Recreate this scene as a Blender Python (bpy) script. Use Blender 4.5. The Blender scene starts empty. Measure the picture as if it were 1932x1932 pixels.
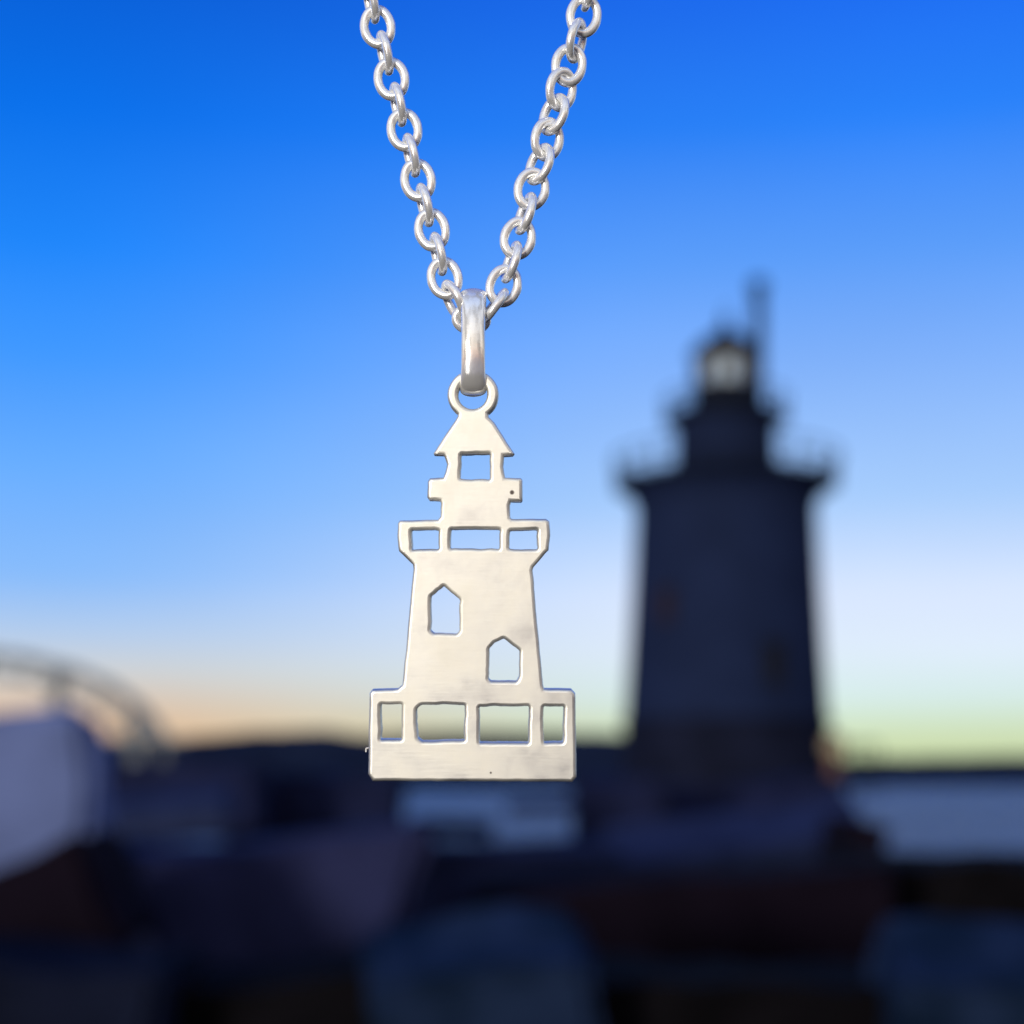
import bpy, bmesh, math, random
from mathutils import Vector, Matrix, noise
random.seed(7)
S = bpy.context.scene
COL = S.collection
R = math.radians

# ------------------------------------------------------------------ camera
# camera at the origin, level, looking along +Y; metres. A pixel (x, y) of a
# 1932 px wide view and a distance Y give a point: at(x, y, Y)
F = 2973.0          # focal length in those pixels
H0 = 1450.0         # pixel row of the horizon
D = 0.112           # distance to the pendant
cd = bpy.data.cameras.new('camera')
cam = bpy.data.objects.new('camera', cd); COL.objects.link(cam)
cam.rotation_euler = (R(90), 0, 0)
cd.sensor_width = 36; cd.lens = 36 * F / 1932
cd.shift_y = (H0 - 966) / 1932
cd.clip_start = 0.01; cd.clip_end = 20000
cd.dof.use_dof = True
cd.dof.focus_distance = 0.1114
cd.dof.aperture_fstop = 23.5
S.camera = cam

# ------------------------------------------------------------------ render
S.render.engine = 'CYCLES'
S.cycles.use_denoising = True
S.cycles.use_adaptive_sampling = False
S.cycles.max_bounces = 8
S.view_settings.view_transform = 'Standard'
S.view_settings.look = 'None'
S.view_settings.exposure = 0
S.view_settings.gamma = 1

# ------------------------------------------------------------------ sky + sun
SUN_EL, SUN_AZ = 5.0, 207.0       # azimuth clockwise from +Y: behind the camera, a little left
SUN_STRENGTH = 2.2

def lin(c):
    return tuple(((v / 255) / 12.92 if v / 255 <= 0.04045 else ((v / 255 + 0.055) / 1.055) ** 2.4) for v in c) + (1,)

def build_world():
    w = bpy.data.worlds.new('World'); S.world = w; w.use_nodes = True
    nt = w.node_tree; nt.nodes.clear()
    N = nt.nodes.new; L = nt.links.new
    out = N('ShaderNodeOutputWorld')
    sky = N('ShaderNodeTexSky'); sky.sky_type = 'NISHITA'; sky.sun_disc = False
    sky.sun_elevation = R(SUN_EL); sky.sun_rotation = R(SUN_AZ)
    b1 = N('ShaderNodeBackground'); b1.inputs[1].default_value = 0.003
    L(sky.outputs[0], b1.inputs[0])
    tc = N('ShaderNodeTexCoord'); sp = N('ShaderNodeSeparateXYZ'); L(tc.outputs['Generated'], sp.inputs[0])
    def m(op, a, b=None):
        n = N('ShaderNodeMath'); n.operation = op
        for i, v in enumerate((a, b)):
            if v is None: continue
            if isinstance(v, (int, float)): n.inputs[i].default_value = v
            else: L(v, n.inputs[i])
        return n.outputs[0]
    X, Y, Z = sp.outputs
    hyp = m('SQRT', m('ADD', m('MULTIPLY', X, X), m('MULTIPLY', Y, Y)))
    v = m('DIVIDE', Z, m('MAXIMUM', hyp, 0.001))
    az = m('ARCTAN2', X, Y)
    def mr(val, a, b, interp='SMOOTHSTEP'):
        n = N('ShaderNodeMapRange'); n.interpolation_type = interp
        L(val, n.inputs[0]); n.inputs[1].default_value = a; n.inputs[2].default_value = b
        return n.outputs[0]
    def ramp(fac, stops):
        n = N('ShaderNodeValToRGB'); L(fac, n.inputs[0])
        e = n.color_ramp.elements
        while len(e) > 1: e.remove(e[0])
        e[0].position = stops[0][0]; e[0].color = lin(stops[0][1])
        for p, c in stops[1:]:
            k = e.new(p); k.color = lin(c)
        return n.outputs[0]
    vv = lambda y: (H0 - y) / F
    left = ramp(v, [(0, (216, 176, 140)), (vv(1370), (226, 190, 158)), (vv(1320), (216, 198, 182)), (vv(1270), (204, 208, 212)),
                    (vv(1200), (176, 202, 236)), (vv(1100), (134, 186, 250)), (vv(900), (102, 172, 255)), (vv(700), (62, 152, 255)),
                    (vv(500), (26, 134, 252)), (vv(250), (0, 112, 236)), (vv(0), (0, 94, 216)), (0.9, (0, 62, 170))])
    right = ramp(v, [(0, (190, 206, 160)), (vv(1405), (204, 220, 174)), (vv(1365), (208, 228, 200)), (vv(1320), (212, 234, 232)),
                     (vv(1230), (220, 234, 250)), (vv(1130), (216, 230, 255)), (vv(950), (168, 206, 255)), (vv(700), (130, 180, 255)),
                     (vv(500), (92, 160, 255)), (vv(250), (38, 130, 252)), (vv(0), (24, 106, 240)), (0.9, (0, 74, 190))])
    ff = mr(az, -0.30, 0.14)
    mx = N('ShaderNodeMix'); mx.data_type = 'RGBA'; L(ff, mx.inputs[0]); L(left, mx.inputs[6]); L(right, mx.inputs[7])
    # the unseen sky behind the camera, shaped bright cream for the silver to reflect
    el = m('ARCSINE', Z)
    back = ramp(m('DIVIDE', el, math.pi / 2), [(0, (150, 100, 84)), (0.05, (176, 140, 118)), (0.11, (196, 186, 172)), (0.3, (190, 192, 200)),
                     (0.55, (140, 160, 196)), (0.85, (50, 92, 170)), (1.0, (28, 66, 140))])
    cn = N('ShaderNodeTexNoise'); cn.inputs['Scale'].default_value = 2.6; cn.inputs['Detail'].default_value = 4  # light and dark patches added behind the camera for contrast in the silver
    cm = N('ShaderNodeMapping'); cm.inputs['Location'].default_value = (3.1, 0.4, 1.7); cm.inputs['Scale'].default_value = (1, 1, 2.2)
    L(tc.outputs['Generated'], cm.inputs[0]); L(cm.outputs[0], cn.inputs['Vector'])
    cf = N('ShaderNodeMapRange'); cf.interpolation_type = 'SMOOTHSTEP'; L(cn.outputs[0], cf.inputs[0])
    cf.inputs[1].default_value = .40; cf.inputs[2].default_value = .60; cf.inputs[3].default_value = 0.35; cf.inputs[4].default_value = 1.9
    bs = N('ShaderNodeVectorMath'); bs.operation = 'SCALE'; L(back, bs.inputs[0]); L(cf.outputs[0], bs.inputs['Scale']); back = bs.outputs[0]
    fb = mr(Y, 0.55, -0.25)
    m2 = N('ShaderNodeMix'); m2.data_type = 'RGBA'; L(fb, m2.inputs[0]); L(mx.outputs[2], m2.inputs[6]); L(back, m2.inputs[7])
    # faint thin cloud so that the gradient is not dead even
    no = N('ShaderNodeTexNoise'); no.inputs['Scale'].default_value = 2.2; no.inputs['Detail'].default_value = 3
    mp = N('ShaderNodeMapping'); mp.inputs['Scale'].default_value = (1, 1, 2.6); mp.inputs['Rotation'].default_value = (0.3, 0.5, 0)
    L(tc.outputs['Generated'], mp.inputs[0]); L(mp.outputs[0], no.inputs['Vector'])
    nf = N('ShaderNodeMapRange'); L(no.outputs[0], nf.inputs[0]); nf.inputs[1].default_value = .3; nf.inputs[2].default_value = .7
    nf.inputs[3].default_value = 0.95; nf.inputs[4].default_value = 1.05
    b2 = N('ShaderNodeBackground'); L(m2.outputs[2], b2.inputs[0]); L(nf.outputs[0], b2.inputs[1])
    ad = N('ShaderNodeAddShader'); L(b1.outputs[0], ad.inputs[0]); L(b2.outputs[0], ad.inputs[1])
    L(ad.outputs[0], out.inputs[0])
build_world()

sd = bpy.data.lights.new('sun', 'SUN'); sd.energy = SUN_STRENGTH; sd.angle = R(9); sd.color = (1.0, 0.955, 0.88)
sun = bpy.data.objects.new('sun', sd); COL.objects.link(sun)
a, e = R(SUN_AZ), R(SUN_EL)
to_sun = Vector((math.sin(a) * math.cos(e), math.cos(a) * math.cos(e), math.sin(e)))
sun.rotation_euler = to_sun.to_track_quat('Z', 'Y').to_euler()
sun.location = to_sun * 30

# ------------------------------------------------------------------ helpers
def at(x, y, Y):
    return Vector(((x - 966) / F * Y, Y, (H0 - y) / F * Y))

def mat(name, color, rough=0.8, metallic=0.0, spec=0.5, vary=0.25, scale=4.0, bump=0.0, bscale=20.0, color2=None, mottle_rough=0.0, extra=None):
    m = bpy.data.materials.new(name); m.use_nodes = True
    nt = m.node_tree; N = nt.nodes.new; L = nt.links.new
    p = nt.nodes['Principled BSDF']
    p.inputs['Roughness'].default_value = rough; p.inputs['Metallic'].default_value = metallic
    p.inputs['Specular IOR Level'].default_value = spec
    tc = N('ShaderNodeTexCoord')
    no = N('ShaderNodeTexNoise'); no.inputs['Scale'].default_value = scale; no.inputs['Detail'].default_value = 6
    L(tc.outputs['Object'], no.inputs['Vector'])
    r = N('ShaderNodeValToRGB'); L(no.outputs[0], r.inputs[0])
    c2 = color2 or tuple(max(0, c * (1 - vary)) for c in color)
    c1 = color if color2 else tuple(min(1, c * (1 + vary)) for c in color)
    r.color_ramp.elements[0].position = 0.35; r.color_ramp.elements[0].color = (*c2, 1)
    r.color_ramp.elements[1].position = 0.65; r.color_ramp.elements[1].color = (*c1, 1)
    L(r.outputs[0], p.inputs['Base Color'])
    if mottle_rough:
        mr = N('ShaderNodeMapRange'); L(no.outputs[0], mr.inputs[0]); mr.inputs[1].default_value = .3; mr.inputs[2].default_value = .7
        mr.inputs[3].default_value = rough - mottle_rough; mr.inputs[4].default_value = rough + mottle_rough
        L(mr.outputs[0], p.inputs['Roughness'])
    if bump:
        n2 = N('ShaderNodeTexNoise'); n2.inputs['Scale'].default_value = bscale; n2.inputs['Detail'].default_value = 5
        L(tc.outputs['Object'], n2.inputs['Vector'])
        b = N('ShaderNodeBump'); b.inputs['Strength'].default_value = bump[0]; b.inputs['Distance'].default_value = bump[1]
        L(n2.outputs[0], b.inputs['Height']); L(b.outputs[0], p.inputs['Normal'])
    return m

def link(name, bm, material, parent=None, smooth=False, angle=None):
    me = bpy.data.meshes.new(name)
    bm.normal_update(); bm.to_mesh(me); bm.free()
    me.materials.append(material)
    if smooth:
        for p in me.polygons: p.use_smooth = True
        if angle: me.set_sharp_from_angle(angle=R(angle))
    o = bpy.data.objects.new(name, me); COL.objects.link(o)
    if parent: o.parent = parent
    return o

def empty(name, loc=(0, 0, 0)):
    o = bpy.data.objects.new(name, None); COL.objects.link(o); o.location = loc
    o.empty_display_size = 0.01
    return o

def tag(o, label=None, cat=None, group=None, kind=None):
    if label: o['label'] = label
    if cat: o['category'] = cat
    if group: o['group'] = group
    if kind: o['kind'] = kind
    return o

def add_box(bm, c, s, rot=None):
    M = Matrix.Translation(c)
    if rot: M = M @ rot
    r = bmesh.ops.create_cube(bm, size=1, matrix=M @ Matrix.Diagonal((*s, 1)))
    return r['verts']

def add_rev(bm, prof, segs=48, rot0=0.0, center=(0, 0)):
    """revolve (radius, z) pairs about the vertical; closed where radius is 0"""
    rings = []
    for r, z in prof:
        if r < 1e-6: rings.append([bm.verts.new((center[0], center[1], z))])
        else: rings.append([bm.verts.new((center[0] + r * math.cos(rot0 + 2 * math.pi * k / segs), center[1] + r * math.sin(rot0 + 2 * math.pi * k / segs), z)) for k in range(segs)])
    for A, B in zip(rings, rings[1:]):
        for k in range(segs):
            k2 = (k + 1) % segs
            if len(A) == 1: bm.faces.new((A[0], B[k], B[k2])) if len(B) > 1 else None
            elif len(B) == 1: bm.faces.new((A[k], A[k2], B[0]))
            else: bm.faces.new((A[k], A[k2], B[k2], B[k]))
    bmesh.ops.recalc_face_normals(bm, faces=bm.faces[:])

def add_rod(bm, p0, p1, r, segs=10, r1=None):
    p0, p1 = Vector(p0), Vector(p1); d = p1 - p0
    M = Matrix.Translation((p0 + p1) / 2) @ d.to_track_quat('Z', 'Y').to_matrix().to_4x4()
    bmesh.ops.create_cone(bm, cap_ends=True, segments=segs, radius1=r, radius2=r if r1 is None else r1, depth=d.length, matrix=M)

def add_loop_tube(bm, pts, frames_r, segs=16):
    """closed tube through pts; frames_r gives for each point (axis_a, half_a, axis_b, half_b)"""
    rings = []
    for p, (A, ra, B, rb) in zip(pts, frames_r):
        rings.append([bm.verts.new(p + A * ra * math.cos(2 * math.pi * k / segs) + B * rb * math.sin(2 * math.pi * k / segs)) for k in range(segs)])
    n = len(rings)
    for i in range(n):
        P, Q = rings[i], rings[(i + 1) % n]
        for k in range(segs):
            k2 = (k + 1) % segs
            bm.faces.new((P[k], P[k2], Q[k2], Q[k]))
    bmesh.ops.recalc_face_normals(bm, faces=bm.faces[:])

# ------------------------------------------------------------------ materials
def silver(name, tint, rough, mott, bumpd, scale=700.0, diffuse=0.0, tint2=None):
    m = mat(name, tint, rough=rough, metallic=1.0 - diffuse, spec=.5, vary=0.035, color2=tint2, scale=scale, bump=(0.35, bumpd), bscale=scale * 0.7, mottle_rough=mott)
    return m
M_plate = silver('satin_silver', (0.90, 0.87, 0.77), 0.52, 0.13, 0.00010, 330.0, .08, (0.80, 0.79, 0.73))  # second tint puts faint uneven reflections into the base colour
M_chain = silver('chain_silver', (0.99, 0.985, 0.955), 0.25, 0.08, 0.00006, 1700.0, .45)
M_bail = silver('polished_silver', (0.97, 0.96, 0.93), 0.19, 0.07, 0.00014, 700.0, .35)
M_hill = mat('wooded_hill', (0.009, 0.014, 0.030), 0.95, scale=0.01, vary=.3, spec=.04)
M_tower = mat('shaded_paint', (0.010, 0.017, 0.048), 0.8, vary=.12, scale=.6, spec=.04)  # shade put into the base colour, darker than real paint
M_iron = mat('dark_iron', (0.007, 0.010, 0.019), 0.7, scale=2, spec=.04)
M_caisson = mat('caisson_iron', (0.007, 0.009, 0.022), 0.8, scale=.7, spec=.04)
M_brown = mat('brown_shutter', (0.020, 0.015, 0.024), 0.8, spec=.04)
M_dark = mat('dark_door', (0.010, 0.011, 0.016), 0.8, spec=.04)
M_steel = mat('bridge_steel', (0.18, 0.20, 0.21), 0.7, scale=.2, spec=.3)
M_orange = mat('orange_paint', (0.12, 0.055, 0.04), 0.6, spec=.3)
M_lens = mat('lens_glass', (0.44, 0.57, 0.70), 0.25, scale=3, spec=.6)
M_bolt = mat('pit', (0.05, 0.045, 0.04), .7)

def glass(name, alpha, col):
    m = bpy.data.materials.new(name); m.use_nodes = True
    nt = m.node_tree; p = nt.nodes['Principled BSDF']
    p.inputs['Base Color'].default_value = (*col, 1); p.inputs['Roughness'].default_value = 0.05
    tr = nt.nodes.new('ShaderNodeBsdfTransparent'); tr.inputs[0].default_value = (*col, 1)
    mx = nt.nodes.new('ShaderNodeMixShader'); mx.inputs[0].default_value = alpha
    nt.links.new(tr.outputs[0], mx.inputs[1]); nt.links.new(p.outputs[0], mx.inputs[2])
    nt.links.new(mx.outputs[0], nt.nodes['Material Output'].inputs[0])
    return m
M_glass = glass('lantern_glass', 0.25, (0.88, 0.93, 0.95))

# ------------------------------------------------------------------ water
WZ = -3.4
def water():
    bm = bmesh.new()
    vs = [bm.verts.new(p) for p in ((-9000, -200, WZ), (9000, -200, WZ), (9000, 12000, WZ), (-9000, 12000, WZ))]
    bm.faces.new(vs)
    m = bpy.data.materials.new('sea_water'); m.use_nodes = True
    nt = m.node_tree; p = nt.nodes['Principled BSDF']; N = nt.nodes.new; L = nt.links.new
    p.inputs['Base Color'].default_value = (0.018, 0.06, 0.17, 1); p.inputs['Roughness'].default_value = 0.35
    p.inputs['IOR'].default_value = 1.33
    tc = N('ShaderNodeTexCoord'); mp = N('ShaderNodeMapping'); mp.inputs['Scale'].default_value = (0.5, 1.0, 1)
    no = N('ShaderNodeTexNoise'); no.inputs['Scale'].default_value = 0.8; no.inputs['Detail'].default_value = 6
    L(tc.outputs['Object'], mp.inputs[0]); L(mp.outputs[0], no.inputs['Vector'])
    b = N('ShaderNodeBump'); b.inputs['Strength'].default_value = 1.0; b.inputs['Distance'].default_value = 3.0
    n2 = N('ShaderNodeTexNoise'); n2.inputs['Scale'].default_value = 0.09; n2.inputs['Detail'].default_value = 3
    L(mp.outputs[0], n2.inputs['Vector'])
    rr = N('ShaderNodeMapRange'); L(n2.outputs[0], rr.inputs[0]); rr.inputs[1].default_value = .35; rr.inputs[2].default_value = .65
    rr.inputs[3].default_value = 0.6; rr.inputs[4].default_value = 5.0
    L(rr.outputs[0], b.inputs['Distance'])
    L(no.outputs[0], b.inputs['Height']); L(b.outputs[0], p.inputs['Normal'])
    o = link('water', bm, m); tag(o, kind='structure')
water()

# ------------------------------------------------------------------ far hills
def ridge(name, pts, Y, depth, material, seed=0):
    """a long hill: crest height follows (pixel x, pixel y) pairs at distance Y; rises from and falls to the water"""
    bm = bmesh.new(); rows = []
    x0, x1 = pts[0][0], pts[-1][0]; n = 140
    for i in range(n + 1):
        px = x0 + (x1 - x0) * i / n
        for (xa, ya), (xb, yb) in zip(pts, pts[1:]):
            if xa <= px <= xb:
                t = (px - xa) / (xb - xa); t = t * t * (3 - 2 * t); py = ya + (yb - ya) * t; break
        top = (H0 - py) / F * Y
        top += noise.noise(Vector((px * 0.02, seed, 0))) * 2.2 * Y / F
        X = (px - 966) / F * Y; row = []
        for j in range(9):
            s = j / 8; prof = math.sin(math.pi * s) ** 0.7
            z = WZ - 1 + (top - WZ + 1) * prof
            row.append(bm.verts.new((X * (1 + (s - .5) * depth / Y), Y + (s - 0.5) * depth, z + noise.noise(Vector((px * .05, s * 5, seed))) * 1.2 * Y / F * prof)))
        rows.append(row)
    for A, B in zip(rows, rows[1:]):
        for k in range(8): bm.faces.new((A[k], B[k], B[k + 1], A[k + 1]))
    o = link(name, bm, material, smooth=True); tag(o, kind='structure'); return o
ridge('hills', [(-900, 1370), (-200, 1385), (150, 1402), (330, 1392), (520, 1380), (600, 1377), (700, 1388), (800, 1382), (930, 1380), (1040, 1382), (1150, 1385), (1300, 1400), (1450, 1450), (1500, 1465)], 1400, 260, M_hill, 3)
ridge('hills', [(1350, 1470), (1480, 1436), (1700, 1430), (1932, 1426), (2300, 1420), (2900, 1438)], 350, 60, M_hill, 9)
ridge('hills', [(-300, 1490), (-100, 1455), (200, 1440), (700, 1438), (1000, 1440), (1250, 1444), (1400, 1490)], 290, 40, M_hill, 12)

# ------------------------------------------------------------------ arch bridge
def bridge():
    Y = 620.0; root = empty('arch_bridge', at(-105, H0, Y)); base = Vector(root.location)
    tag(root, 'grey steel arch bridge on the far left in front of the hills', 'bridge')
    def P(x, y, dy=0): return at(x - 25, y, Y) + Vector((0, dy, 0)) - base
    up = [(-520, 1400), (-440, 1330), (-330, 1268), (-200, 1238), (-80, 1230), (0, 1234), (80, 1244), (160, 1264), (230, 1294), (285, 1334), (318, 1372), (335, 1402)]
    lo = [(-480, 1402), (-400, 1350), (-300, 1305), (-180, 1278), (-80, 1270), (0, 1272), (70, 1282), (140, 1300), (200, 1326), (245, 1360), (275, 1402)]
    for dy in (-6, 6):
        bm = bmesh.new()
        for A, B in zip(up, up[1:]): add_rod(bm, P(*A, dy), P(*B, dy), 1.7, 8)
        link('arch_rib', bm, M_steel, root)
    bm = bmesh.new()
    for A, B in zip(lo, lo[1:]): add_rod(bm, P(*A), P(*B), 1.0, 8)
    for i in range(1, 11):
        A = up[i]; B = lo[min(i, 10)]
        A2 = up[i - 1]
        add_rod(bm, P(*A, -6), P(*B), .5, 6); add_rod(bm, P(*A, 6), P(*B), .5, 6); add_rod(bm, P(*A2, -6), P(*B), .5, 6)
    link('lower_chord', bm, M_steel, root)
    bm = bmesh.new(); c = P(-90, 1396); add_box(bm, c, (930 * Y / F, 13, 1.6)); link('deck', bm, M_steel, root)
    for x, yt, r in ((-440, 1335, 1.8), (-300, 1290, .9), (-170, 1270, .9), (-40, 1270, .9), (132, 1262, 3.0), (282, 1335, 2.6), (335, 1396, 1.6)):
        bm = bmesh.new(); A = P(x, yt); add_rod(bm, A, (A.x, A.y, WZ - 2 if r > 1.5 else P(x, 1396).z), r, 8, r * 1.2); link('pier' if r > 1.5 else 'hanger', bm, M_steel, root)
bridge()

# ------------------------------------------------------------------ lighthouse
def lighthouse():
    Y = 57.0; k = Y / F; cx = (1369 - 966) * k
    root = empty('lighthouse', (cx, Y, WZ))
    tag(root, 'dark round lighthouse with two galleries and a glazed lantern rising from the rocks', 'lighthouse')
    def z(y): return (H0 - y) * k - WZ
    def part(name, prof, m, segs=48, rot=0.0, parent=root, smooth=True):
        bm = bmesh.new(); add_rev(bm, prof, segs, rot); return link(name, bm, m, parent, smooth, 30)
    r = lambda px: px * k
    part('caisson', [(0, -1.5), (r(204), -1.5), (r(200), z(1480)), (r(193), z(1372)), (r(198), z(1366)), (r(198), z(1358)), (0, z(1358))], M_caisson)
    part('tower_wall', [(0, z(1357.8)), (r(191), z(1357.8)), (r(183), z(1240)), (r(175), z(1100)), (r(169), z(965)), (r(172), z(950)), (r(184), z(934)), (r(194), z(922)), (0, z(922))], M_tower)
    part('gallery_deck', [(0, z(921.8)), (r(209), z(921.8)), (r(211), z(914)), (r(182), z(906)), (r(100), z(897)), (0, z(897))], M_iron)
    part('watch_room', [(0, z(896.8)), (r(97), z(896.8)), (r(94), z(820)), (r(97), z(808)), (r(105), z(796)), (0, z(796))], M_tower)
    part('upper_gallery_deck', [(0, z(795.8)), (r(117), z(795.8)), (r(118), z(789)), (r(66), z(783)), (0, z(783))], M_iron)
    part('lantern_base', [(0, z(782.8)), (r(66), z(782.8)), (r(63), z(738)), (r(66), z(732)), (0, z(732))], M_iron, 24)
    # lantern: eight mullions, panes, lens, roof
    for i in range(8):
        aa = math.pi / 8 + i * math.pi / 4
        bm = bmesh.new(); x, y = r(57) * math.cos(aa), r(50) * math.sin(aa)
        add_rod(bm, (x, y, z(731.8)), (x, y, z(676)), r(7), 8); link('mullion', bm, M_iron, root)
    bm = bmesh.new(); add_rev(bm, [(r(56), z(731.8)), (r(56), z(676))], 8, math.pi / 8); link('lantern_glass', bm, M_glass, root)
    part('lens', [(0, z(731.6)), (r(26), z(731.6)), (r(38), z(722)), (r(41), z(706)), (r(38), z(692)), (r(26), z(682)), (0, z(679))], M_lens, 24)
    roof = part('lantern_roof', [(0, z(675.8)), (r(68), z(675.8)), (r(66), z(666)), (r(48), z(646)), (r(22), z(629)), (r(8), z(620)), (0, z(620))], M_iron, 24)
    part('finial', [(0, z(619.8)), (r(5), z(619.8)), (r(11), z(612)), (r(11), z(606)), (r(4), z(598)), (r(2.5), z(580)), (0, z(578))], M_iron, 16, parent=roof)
    # railings
    def railing(rad, yb, yt, n, rr):
        bm = bmesh.new(); pts = []
        for i in range(n):
            aa = 2 * math.pi * i / n; p = Vector((rad * math.cos(aa), rad * math.sin(aa), 0)); pts.append(p)
            add_rod(bm, p + Vector((0, 0, z(yb))), p * 1.03 + Vector((0, 0, z(yt))), rr, 6)
        for f in (0.08, 0.5, 0.97):
            zz = z(yb) + (z(yt) - z(yb)) * f
            for A, B in zip(pts, pts[1:] + pts[:1]):
                A2, B2 = A * (1 + .03 * f), B * (1 + .03 * f)
                add_rod(bm, (A2.x, A2.y, zz), (B2.x, B2.y, zz), rr * .9, 6)
        return link('railing', bm, M_iron, root)
    railing(r(206), 912, 862, 24, 0.045)
    railing(r(113), 789, 748, 16, 0.042)
    # mast standing on the upper gallery, behind right of the lantern
    bm = bmesh.new(); x = r(64)
    add_rod(bm, (x, r(18), z(789)), (x, r(18), z(522)), 0.24, 8); mast = link('antenna_mast', bm, M_iron, root)
    bm = bmesh.new(); add_box(bm, (x, r(18), z(535)), (.6, .4, .3)); add_rod(bm, (x - .25, r(18), z(528)), (x + .25, r(18), z(528)), .05, 6); link('sensor', bm, M_iron, mast)
    # openings on the front of the tower
    def opening(name, px, y0, y1, wpx, m):
        zc = z((y0 + y1) / 2); xl = (px - 1372) * k
        rad = r(165 + ((y0 + y1) / 2 - 965) * 22 / 393)
        yy = -math.sqrt(rad * rad - xl * xl)
        ang = math.atan2(xl, -yy)
        bm = bmesh.new(); rot = Matrix.Rotation(ang, 4, 'Z')
        add_box(bm, (xl, yy, zc), (wpx * k, .35, (y1 - y0) * k), rot)
        f = link(name, bm, m, root)
        bm = bmesh.new(); add_box(bm, Vector((xl, yy, z(y0 - 4))), ((wpx + 12) * k, .5, 6 * k), rot); link('lintel', bm, M_tower, f)
        bm = bmesh.new(); add_box(bm, Vector((xl, yy, z(y1 + 3))), ((wpx + 12) * k, .5, 5 * k), rot); link('sill', bm, M_tower, f)
    opening('window', 1250, 1125, 1185, 34, M_brown)
    opening('window', 1432, 1225, 1300, 34, M_dark)
lighthouse()

# the small orange marker on the landing right of the lighthouse
def marker():
    Y = 50.0; k = Y / F; b = at(1574, 1500, Y)
    root = empty('marker_post', b)
    tag(root, 'small orange marker post with pale head right of the lighthouse base', 'marker post')
    bm = bmesh.new(); add_rev(bm, [(0, -.6), (.24, -.6), (.22, .3), (.18, 78 * k), (0, 78 * k)], 16); link('post', bm, M_orange, root, True, 30)
    bm = bmesh.new(); add_rev(bm, [(0, 78 * k + .003), (.3, 78 * k + .003), (.36, 90 * k), (.30, 108 * k), (.1, 116 * k), (0, 116 * k)], 16)
    link('marker_head', bm, mat('pale_yellow_paint', (0.26, 0.20, 0.11), .6), root, True, 30)
    root = empty('dock_railing', at(1625, 1480, Y))
    tag(root, 'thin dark railing on the landing between the orange marker and the right hand shore', 'railing')
    for i in range(4):
        x = (i - 1.5) * 20 * k
        bm = bmesh.new(); add_rod(bm, (x, 0, -.5), (x, 0, 78 * k), .05, 6); link('railing_post', bm, M_iron, root)
    bm = bmesh.new()
    for f in (76, 44): add_rod(bm, (-32 * k, 0, f * k), (32 * k, 0, f * k), .04, 6)
    link('handrail', bm, M_iron, root)
marker()

# ------------------------------------------------------------------ shore ground
def ground():
    bm = bmesh.new(); nx, ny = 90, 80; rows = []
    for j in range(ny + 1):
        y = -6 + 70 * (j / ny); row = []
        for i in range(nx + 1):
            x = -30 + 60 * i / nx
            z = -2.1 - max(0, y - 9) * 0.055 + noise.noise(Vector((x * .6, y * .6, 1))) * .35 + noise.noise(Vector((x * 1.7, y * 1.7, 4))) * .12
            # open water left of the lighthouse and at the far right
            row.append(bm.verts.new((x, y, z - max(0, abs(x - 1) - 7) * .25)))
        rows.append(row)
    for A, B in zip(rows, rows[1:]):
        for k in range(nx): bm.faces.new((A[k], A[k + 1], B[k + 1], B[k]))
    o = link('ground', bm, mat('wet_shingle', (0.010, 0.009, 0.011), .85, color2=(0.006, 0.005, 0.006), scale=1.5, bump=(.6, .05), bscale=6, spec=.04)); tag(o, kind='structure')
ground()

# ------------------------------------------------------------------ granite blocks, colours darker and bluer than real stone to offset the front sun
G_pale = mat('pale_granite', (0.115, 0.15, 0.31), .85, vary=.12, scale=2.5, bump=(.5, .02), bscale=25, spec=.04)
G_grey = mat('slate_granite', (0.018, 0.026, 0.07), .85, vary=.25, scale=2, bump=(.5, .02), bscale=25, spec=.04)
G_navy = mat('dimmed_wet_granite', (0.0095, 0.0125, 0.040), .8, vary=.25, scale=2, bump=(.5, .02), bscale=25, spec=.04)
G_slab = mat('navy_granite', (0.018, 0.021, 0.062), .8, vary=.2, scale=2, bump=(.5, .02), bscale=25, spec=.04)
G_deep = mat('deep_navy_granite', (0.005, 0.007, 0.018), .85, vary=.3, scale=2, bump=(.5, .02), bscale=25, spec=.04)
G_rust = mat('shaded_rusty_granite', (0.0055, 0.0034, 0.0075), .9, vary=.3, scale=1.6, bump=(.5, .02), bscale=20, spec=.04)  # rust brown, with the dark of shadowed rock faces put in
G_black = mat('dimmed_weedy_granite', (0.0035, 0.003, 0.004), .9, vary=.4, scale=3, bump=(.5, .02), bscale=20, spec=.04)
G_blue = mat('blue_grey_granite', (0.014, 0.027, 0.070), .7, vary=.25, color2=(0.004, 0.011, 0.028), scale=2.2, bump=(.5, .02), bscale=25, spec=.04)

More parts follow.
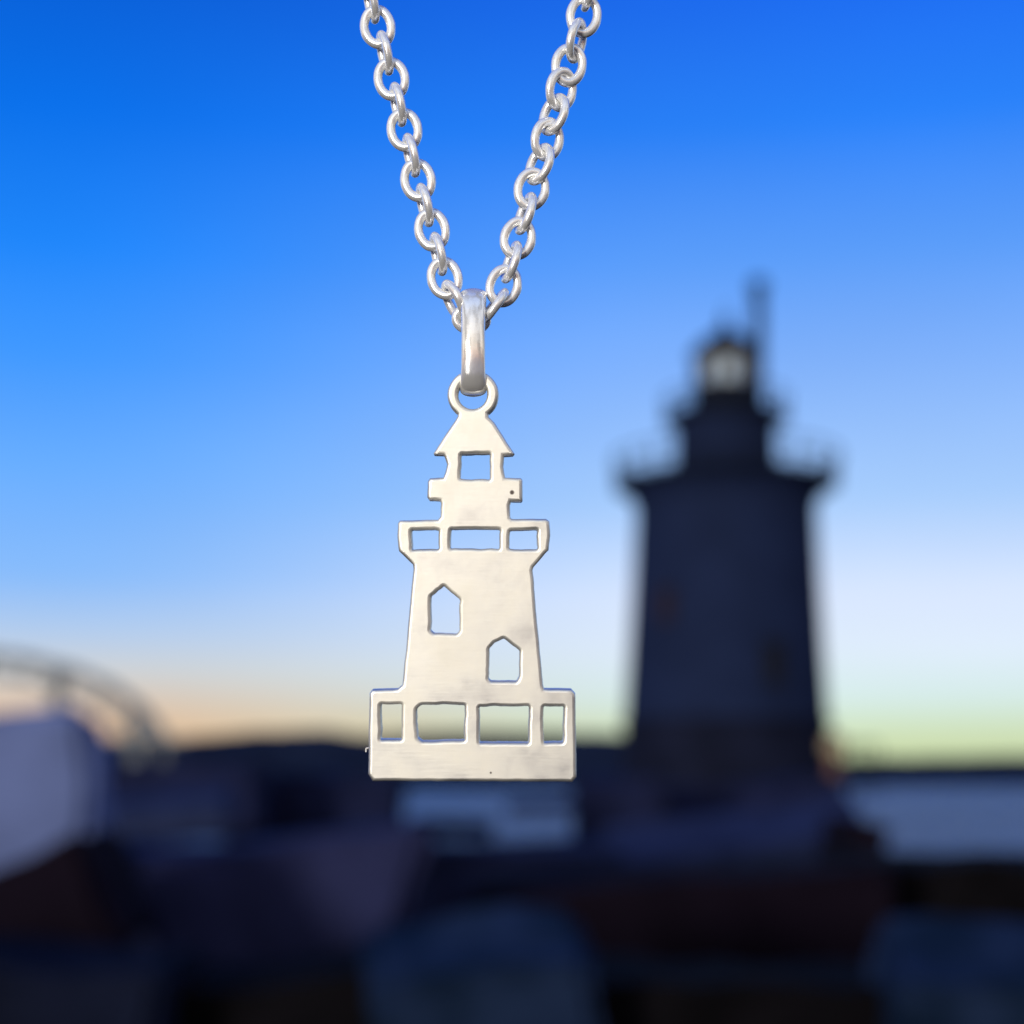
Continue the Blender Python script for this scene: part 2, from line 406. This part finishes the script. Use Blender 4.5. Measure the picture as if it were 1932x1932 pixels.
def block(px0, py0, px1, py1, Y, dy, m, label, roll=0, pitch=0, yaw=0, seed=1, taper=0.0):
    k = Y / F; w, h = (px1 - px0) * k, (py1 - py0) * k
    c = at((px0 + px1) / 2, (py0 + py1) / 2, Y); c.y += dy / 2
    bm = bmesh.new(); bmesh.ops.create_cube(bm, size=1)
    for v in bm.verts:
        t = (0.5 - v.co.z) * taper
        v.co = Vector((v.co.x * w * (1 - t), v.co.y * dy, v.co.z * h))
    bmesh.ops.bevel(bm, geom=bm.edges[:], offset=min(w, h, dy) * .08, segments=2, affect='EDGES')
    bmesh.ops.subdivide_edges(bm, edges=[e for e in bm.edges if e.calc_length() > min(w, h, dy) * .4], cuts=5, use_grid_fill=True)
    for v in bm.verts:
        n = noise.noise_vector(v.co * (1.6 / max(.3, min(w, h))) + Vector((seed * 7.3, seed, 0)))
        v.co += n * min(w, h, dy) * .10
        v.co += noise.noise_vector(v.co * (6 / max(.3, min(w, h))) + Vector((seed, 0, 5))) * min(w, h, dy) * .03
    o = link('granite_block', bm, m, smooth=True, angle=38)
    o.location = c; o.rotation_euler = (R(pitch), R(roll), R(yaw))
    tag(o, label, 'rock', 'granite blocks of the shore')
    return o
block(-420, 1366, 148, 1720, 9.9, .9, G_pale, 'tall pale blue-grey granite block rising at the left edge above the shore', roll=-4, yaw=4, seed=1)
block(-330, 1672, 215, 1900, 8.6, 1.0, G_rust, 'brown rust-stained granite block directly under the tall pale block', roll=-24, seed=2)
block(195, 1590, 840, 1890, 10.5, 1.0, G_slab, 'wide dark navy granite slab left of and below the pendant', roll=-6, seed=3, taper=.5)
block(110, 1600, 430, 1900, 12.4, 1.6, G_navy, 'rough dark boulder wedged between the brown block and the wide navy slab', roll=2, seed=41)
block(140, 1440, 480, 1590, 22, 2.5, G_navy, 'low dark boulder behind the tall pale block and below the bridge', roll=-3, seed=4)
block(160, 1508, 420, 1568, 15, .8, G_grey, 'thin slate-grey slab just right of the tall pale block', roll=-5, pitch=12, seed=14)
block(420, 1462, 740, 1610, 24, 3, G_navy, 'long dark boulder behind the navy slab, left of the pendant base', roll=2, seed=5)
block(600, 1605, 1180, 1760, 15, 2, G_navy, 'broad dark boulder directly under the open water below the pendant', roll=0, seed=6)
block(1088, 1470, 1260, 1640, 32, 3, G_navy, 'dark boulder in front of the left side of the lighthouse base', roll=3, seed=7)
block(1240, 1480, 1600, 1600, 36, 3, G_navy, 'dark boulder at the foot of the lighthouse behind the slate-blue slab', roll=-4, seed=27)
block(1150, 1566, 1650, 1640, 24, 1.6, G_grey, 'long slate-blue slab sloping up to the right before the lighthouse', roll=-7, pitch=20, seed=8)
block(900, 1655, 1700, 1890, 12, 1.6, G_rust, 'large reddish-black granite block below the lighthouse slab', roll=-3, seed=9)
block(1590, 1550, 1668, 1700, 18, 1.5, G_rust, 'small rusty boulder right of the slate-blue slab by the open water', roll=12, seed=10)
block(770, 1548, 930, 1580, 30, 1.2, G_navy, 'small dark boulder added to mottle the water below the left half of the pendant base', roll=3, seed=31)  # added shape, stands in for the dark hill reflection on the water
block(955, 1512, 1090, 1536, 44, 1.5, G_navy, 'small flat rock added to mottle the water below the right half of the pendant base', roll=-2, seed=32)  # also added, darkens the water where the hills would reflect
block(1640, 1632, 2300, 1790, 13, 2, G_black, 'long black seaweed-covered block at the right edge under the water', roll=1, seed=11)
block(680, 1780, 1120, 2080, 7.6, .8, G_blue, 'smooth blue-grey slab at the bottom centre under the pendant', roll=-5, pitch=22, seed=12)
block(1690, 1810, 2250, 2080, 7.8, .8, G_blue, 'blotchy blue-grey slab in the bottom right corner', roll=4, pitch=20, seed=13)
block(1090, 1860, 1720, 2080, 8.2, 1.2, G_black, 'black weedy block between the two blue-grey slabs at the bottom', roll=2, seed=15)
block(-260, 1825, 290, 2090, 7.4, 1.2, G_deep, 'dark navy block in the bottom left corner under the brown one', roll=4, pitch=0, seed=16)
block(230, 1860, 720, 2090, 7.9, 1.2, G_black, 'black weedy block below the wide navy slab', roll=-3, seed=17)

# ------------------------------------------------------------------ pendant
LEAN = R(-7)
P0 = at(892, 1090, D)
nrm = Vector((0, -math.cos(LEAN), math.sin(LEAN)))
upv = Vector((0, math.sin(LEAN), math.cos(LEAN)))
def on_plane(px, py):
    d = at(px, py, 1.0)
    return d * (P0.dot(nrm) / d.dot(nrm))
def uv_of(px, py):     # pixel -> local plane coords (metres)
    q = on_plane(px, py) - P0
    return (q.x, q.dot(upv))
PX = D / F   # about one pixel in metres

def wobble(pts, amp=0.7, step=9.0, seed=0, closed=True):
    out = []
    n = len(pts)
    for i in range(n):
        a, b = Vector(pts[i]), Vector(pts[(i + 1) % n]); L = (b - a).length
        m = max(1, int(L / step))
        for j in range(m):
            p = a + (b - a) * (j / m)
            o = noise.noise_vector(Vector((p.x * .035, p.y * .035, seed))) * amp * 1.1 + noise.noise_vector(Vector((p.x * .13, p.y * .13, seed + 5))) * amp * .55
            out.append((p.x + o.x, p.y + o.y))
    return out
def rounded(pts, r=4.0, seg=3):
    out = []; n = len(pts)
    for i in range(n):
        p, a, b = Vector(pts[i]), Vector(pts[i - 1]), Vector(pts[(i + 1) % n])
        la, lb = (a - p).length, (b - p).length; rr = min(r, la * .4, lb * .4)
        A = p + (a - p).normalized() * rr; B = p + (b - p).normalized() * rr
        for j in range(seg + 1):
            t = j / seg; q = A * (1 - t) ** 2 + p * 2 * t * (1 - t) + B * t * t
            out.append((q.x, q.y))
    return out
ring = [(892.5 + 48.5 * math.sin(t), 744 - 46 * math.cos(t)) for t in [R(-143 + 286 * i / 40) for i in range(41)]]
# ring runs clockwise from lower left over the top to lower right
outer = ring + [(921.5, 786), (932, 797), (952, 827), (970.5, 856), (968, 859.5), (951, 860.5), (949.5, 880), (953.5, 901),
    (983, 902), (986, 906), (986, 945), (984, 947.5), (964, 947), (962, 953), (963, 976), (966, 979),
    (1030, 978.5), (1037, 983), (1038.5, 1010), (1035, 1038), (1007, 1070), (1005, 1076), (1008, 1110), (1016, 1200), (1024.5, 1292), (1026.5, 1300),
    (1078, 1301), (1086, 1309), (1088, 1466), (1080, 1475.5), (890, 1475), (703, 1474), (694.5, 1461), (695, 1400), (697, 1309), (702, 1302),
    (750, 1300.5), (758.5, 1293), (766, 1220), (775, 1120), (780, 1073), (779, 1065), (752, 1040), (749, 1010), (750.5, 987), (754, 982),
    (826, 980.5), (831, 975), (832, 950), (830, 945), (810, 944), (806, 938), (806.5, 908), (811, 902), (836, 900.5), (839, 892), (843, 876), (838.5, 862), (836, 859), (818.5, 858.5), (817.5, 855),
    (836, 826), (858, 794), (863, 785)]
def rect(x0, y0, x1, y1): return [(x0, y0), (x1, y0), (x1, y1), (x0, y1)]
holes = [
    rect(869, 856.5, 924, 904), rect(777, 1001, 827.5, 1036), rect(850, 999, 942, 1035), rect(962, 1001, 1014, 1036),
    [(838, 1105), (867.5, 1131), (867, 1190), (861, 1196), (818, 1195), (812.5, 1190), (813.5, 1125)],
    [(950.5, 1205), (980, 1227), (978.5, 1278), (975, 1286), (926, 1286), (922.5, 1281), (923.5, 1225), (932, 1214)],
    rect(718.5, 1329.5, 758, 1396), [(794, 1330), (876, 1330), (875, 1398), (797, 1399.5), (789, 1392), (785.5, 1339)],
    rect(904.5, 1333, 997.5, 1402), rect(1025.5, 1334, 1063, 1402)]
ringhole = [(891.5 + 27.5 * math.cos(2 * math.pi * i / 40), 743.5 + 28 * math.sin(2 * math.pi * i / 40)) for i in range(40)]

def pendant():
    T = 0.0015; BV = 0.00025
    cu = bpy.data.curves.new('plate', 'CURVE'); cu.dimensions = '2D'; cu.fill_mode = 'BOTH'
    cu.extrude = T / 2 - BV; cu.bevel_depth = BV; cu.bevel_resolution = 3; cu.offset = -BV
    def spline(pts):
        s = cu.splines.new('POLY'); s.points.add(len(pts) - 1); s.use_cyclic_u = True
        for p, (x, y) in zip(s.points, pts):
            u, v = uv_of(x, y); p.co = (u * 1000, v * 1000, 0, 1)
    cu.extrude *= 1000; cu.bevel_depth *= 1000; cu.offset *= 1000
    spline(wobble(outer, .75, 8, 1))
    for i, h in enumerate(holes): spline(wobble(rounded(h, 3.0), 1.5, 6, 20 + i))
    spline(wobble(ringhole, .3, 20, 60))
    tmp = bpy.data.objects.new('tmp', cu); COL.objects.link(tmp)
    bpy.context.view_layer.update()
    me = bpy.data.meshes.new_from_object(tmp.evaluated_get(bpy.context.evaluated_depsgraph_get()))
    bpy.data.objects.remove(tmp); bpy.data.curves.remove(cu)
    bm = bmesh.new(); bm.from_mesh(me); bpy.data.meshes.remove(me)
    bmesh.ops.remove_doubles(bm, verts=bm.verts[:], dist=1e-4)
    for v in bm.verts: v.co *= 0.001
    M = Matrix((Vector((1, 0, 0)), upv, nrm)).transposed().to_4x4()   # columns = local axes
    root = empty('lighthouse_pendant', P0)
    tag(root, 'flat silver pendant shaped like a lighthouse with cut-out windows, hanging from the chain', 'pendant')
    M4 = M @ Matrix.Translation((0, 0, -T / 2))
    bmesh.ops.transform(bm, matrix=M4, verts=bm.verts[:])
    bmesh.ops.recalc_face_normals(bm, faces=bm.faces[:])
    o = link('plate', bm, plate_material(), root, True, 35)
    if True:   # keep the face of the plate truly flat against its bevel
        me = o.data; flat = {}
        for p in me.polygons:
            for ek in p.edge_keys: flat.setdefault(ek, []).append(abs(p.normal.dot(nrm)) > 0.9995)
        sh = me.attributes.get('sharp_edge') or me.attributes.new('sharp_edge', 'BOOLEAN', 'EDGE')
        for ed in me.edges:
            f = flat.get(tuple(sorted(ed.vertices)), [])
            if len(f) == 2 and f[0] != f[1]: sh.data[ed.index].value = True
    # tiny burr on the left edge of the base
    bm = bmesh.new(); q = [on_plane(694, 1413), on_plane(688.5, 1414), on_plane(688.5, 1421)]
    for A, B in zip(q, q[1:]): add_rod(bm, A - P0 - nrm * T * .5, B - P0 - nrm * T * .5, PX * 1.1, 6)
    link('burr', bm, M_chain, o)
    # bail: tall loop seen edge on, through the ring of the plate
    yb = on_plane(892, 706).y + T * .5
    top, bot = at(893, 549, yb), at(893, 744, yb)
    c = (top + bot) / 2; hh = (top.z - bot.z) / 2 - 6.5 * PX; hd = 33 * PX
    pts, fr = [], []; n = 72
    for i in range(n):
        t = 2 * math.pi * i / n
        ct, st = math.cos(t), math.sin(t)
        sq = lambda v, p: math.copysign(abs(v) ** p, v)
        p = Vector((0, -sq(st, .85) * hd, sq(ct, .95) * hh))
        p.x += (0.6 * math.sin(t * 1 + .4)) * PX
        tan = Vector((0, -ct * hd, -st * hh)).normalized()
        A = Vector((1, 0, 0)); B = tan.cross(A).normalized()
        w = 23.2 + 1.2 * math.cos(2 * t) + .8 * noise.noise(Vector((t * 2, 0, 0)))
        pts.append(p); fr.append((A, w * PX, B, 10.5 * PX))
    bm = bmesh.new(); add_loop_tube(bm, pts, fr, 28)
    b = link('bail', bm, M_bail, root, True); b.location = c - P0
    return yb

def plate_material():
    m = M_plate; nt = m.node_tree; N = nt.nodes.new; L = nt.links.new
    p = nt.nodes['Principled BSDF']
    # two small casting pits in the metal
    tc = N('ShaderNodeTexCoord'); prev = p.inputs['Base Color'].links[0].from_socket
    for px, py, r in ((966, 929, 4.2), (926, 1458, 2.0)):
        q = on_plane(px, py) - P0
        d = N('ShaderNodeVectorMath'); d.operation = 'DISTANCE'; L(tc.outputs['Object'], d.inputs[0]); d.inputs[1].default_value = q
        g = N('ShaderNodeMapRange'); g.interpolation_type = 'SMOOTHSTEP'; L(d.outputs['Value'], g.inputs[0])
        g.inputs[1].default_value = r * PX * .6; g.inputs[2].default_value = r * PX * 1.3
        mx = N('ShaderNodeMix'); mx.data_type = 'RGBA'; L(g.outputs[0], mx.inputs[0]); mx.inputs[6].default_value = (.12, .10, .09, 1); L(prev, mx.inputs[7])
        prev = mx.outputs[2]
    L(prev, p.inputs['Base Color'])
    mp = N('ShaderNodeMapping'); mp.inputs['Scale'].default_value = (500, 500, 6000); mp.inputs['Rotation'].default_value = (0, R(28), 0)
    ns = N('ShaderNodeTexNoise'); ns.inputs['Scale'].default_value = 1.0; ns.inputs['Detail'].default_value = 4
    L(tc.outputs['Object'], mp.inputs[0]); L(mp.outputs[0], ns.inputs['Vector'])
    b2 = N('ShaderNodeBump'); b2.inputs['Strength'].default_value = 0.2; b2.inputs['Distance'].default_value = 0.00002
    L(ns.outputs[0], b2.inputs['Height']); L(p.inputs['Normal'].links[0].from_socket, b2.inputs['Normal']); L(b2.outputs[0], p.inputs['Normal'])
    return m
YC = pendant() 

# ------------------------------------------------------------------ chain
def chain():
    k = YC / F
    root = empty('necklace_chain', at(890, 604, YC))
    tag(root, 'silver cable chain hanging in a V from above, threaded through the pendant bail', 'necklace chain')
    base = Vector(root.location)
    def make(name_c, tangent_px, roll, hl=33.0, hw=25.5, wr=8.9, seed=0):
        x, y = name_c
        t = Vector((tangent_px[0], 0, -tangent_px[1])).normalized()
        w0 = t.cross(Vector((0, 1, 0))).normalized()
        w = Matrix.Rotation(roll, 3, t) @ w0
        nn = t.cross(w)
        pts, fr = [], []; n = 48
        for i in range(n):
            a = 2 * math.pi * i / n
            ca, sa = math.cos(a), math.sin(a)
            wob = 1 + .018 * noise.noise(Vector((ca * 1.5, sa * 1.5, seed * 3.1)))
            p = (t * ca * hl + w * sa * hw) * k * wob
            tan = (-t * sa * hl + w * ca * hw).normalized()
            B = nn; A = tan.cross(B).normalized()
            f = 1 + .05 * noise.noise(Vector((ca * 2, sa * 2, seed * 1.7))) - .06 * abs(ca)
            pts.append(p); fr.append((A, wr * k * f * 1.0, B, wr * k * f * .95))
        bm = bmesh.new(); add_loop_tube(bm, pts, fr, 16)
        o = link('chain_link', bm, M_chain, root, True)
        o.location = at(x, y, YC) - base
        return o
    Fc = R(8)
    E = R(78)
    left = [((661, -146), Fc), ((674, -96), E), ((687, -46), Fc), ((700, 2), E), ((712.5, 51), Fc), ((726, 100), E), ((738.5, 149), Fc), ((751, 197), E), ((763, 245), Fc),
            ((776, 293), E), ((788.5, 340), Fc), ((801.5, 387), E), ((815, 433.5), Fc), ((827, 479), E), ((839, 525), Fc), ((856, 567), R(72))]
    right = [((1138, -118), E), ((1127, -69), R(15)), ((1113, -20), E), ((1101.5, 30), R(-10)), ((1087.5, 77), R(-68)), ((1073.5, 123), R(-14)), ((1059, 169), R(-36)), ((1045, 216), R(42)), ((1032.5, 263), R(-28)),
             ((1018, 310), R(46)), ((1003, 357), R(-8)), ((991, 403), R(66)), ((977, 450), R(-6)), ((964.5, 494.5), R(70)), ((950.5, 539), R(-10)), ((932, 578), R(74))]
    for L_ in (left, right):
        for i, (c, roll) in enumerate(L_):
            a = L_[max(0, i - 1)][0]; b = L_[min(len(L_) - 1, i + 1)][0]
            tp = (b[0] - a[0], b[1] - a[1])
            if i == len(L_) - 1:
                tp = (16, 30) if L_ is left else (-20, 27)
            make(c, tp, roll, seed=i + (50 if L_ is right else 0))
    make((889, 602), (1, 0.06), R(12), hl=29.5, hw=20, seed=99)
chain()
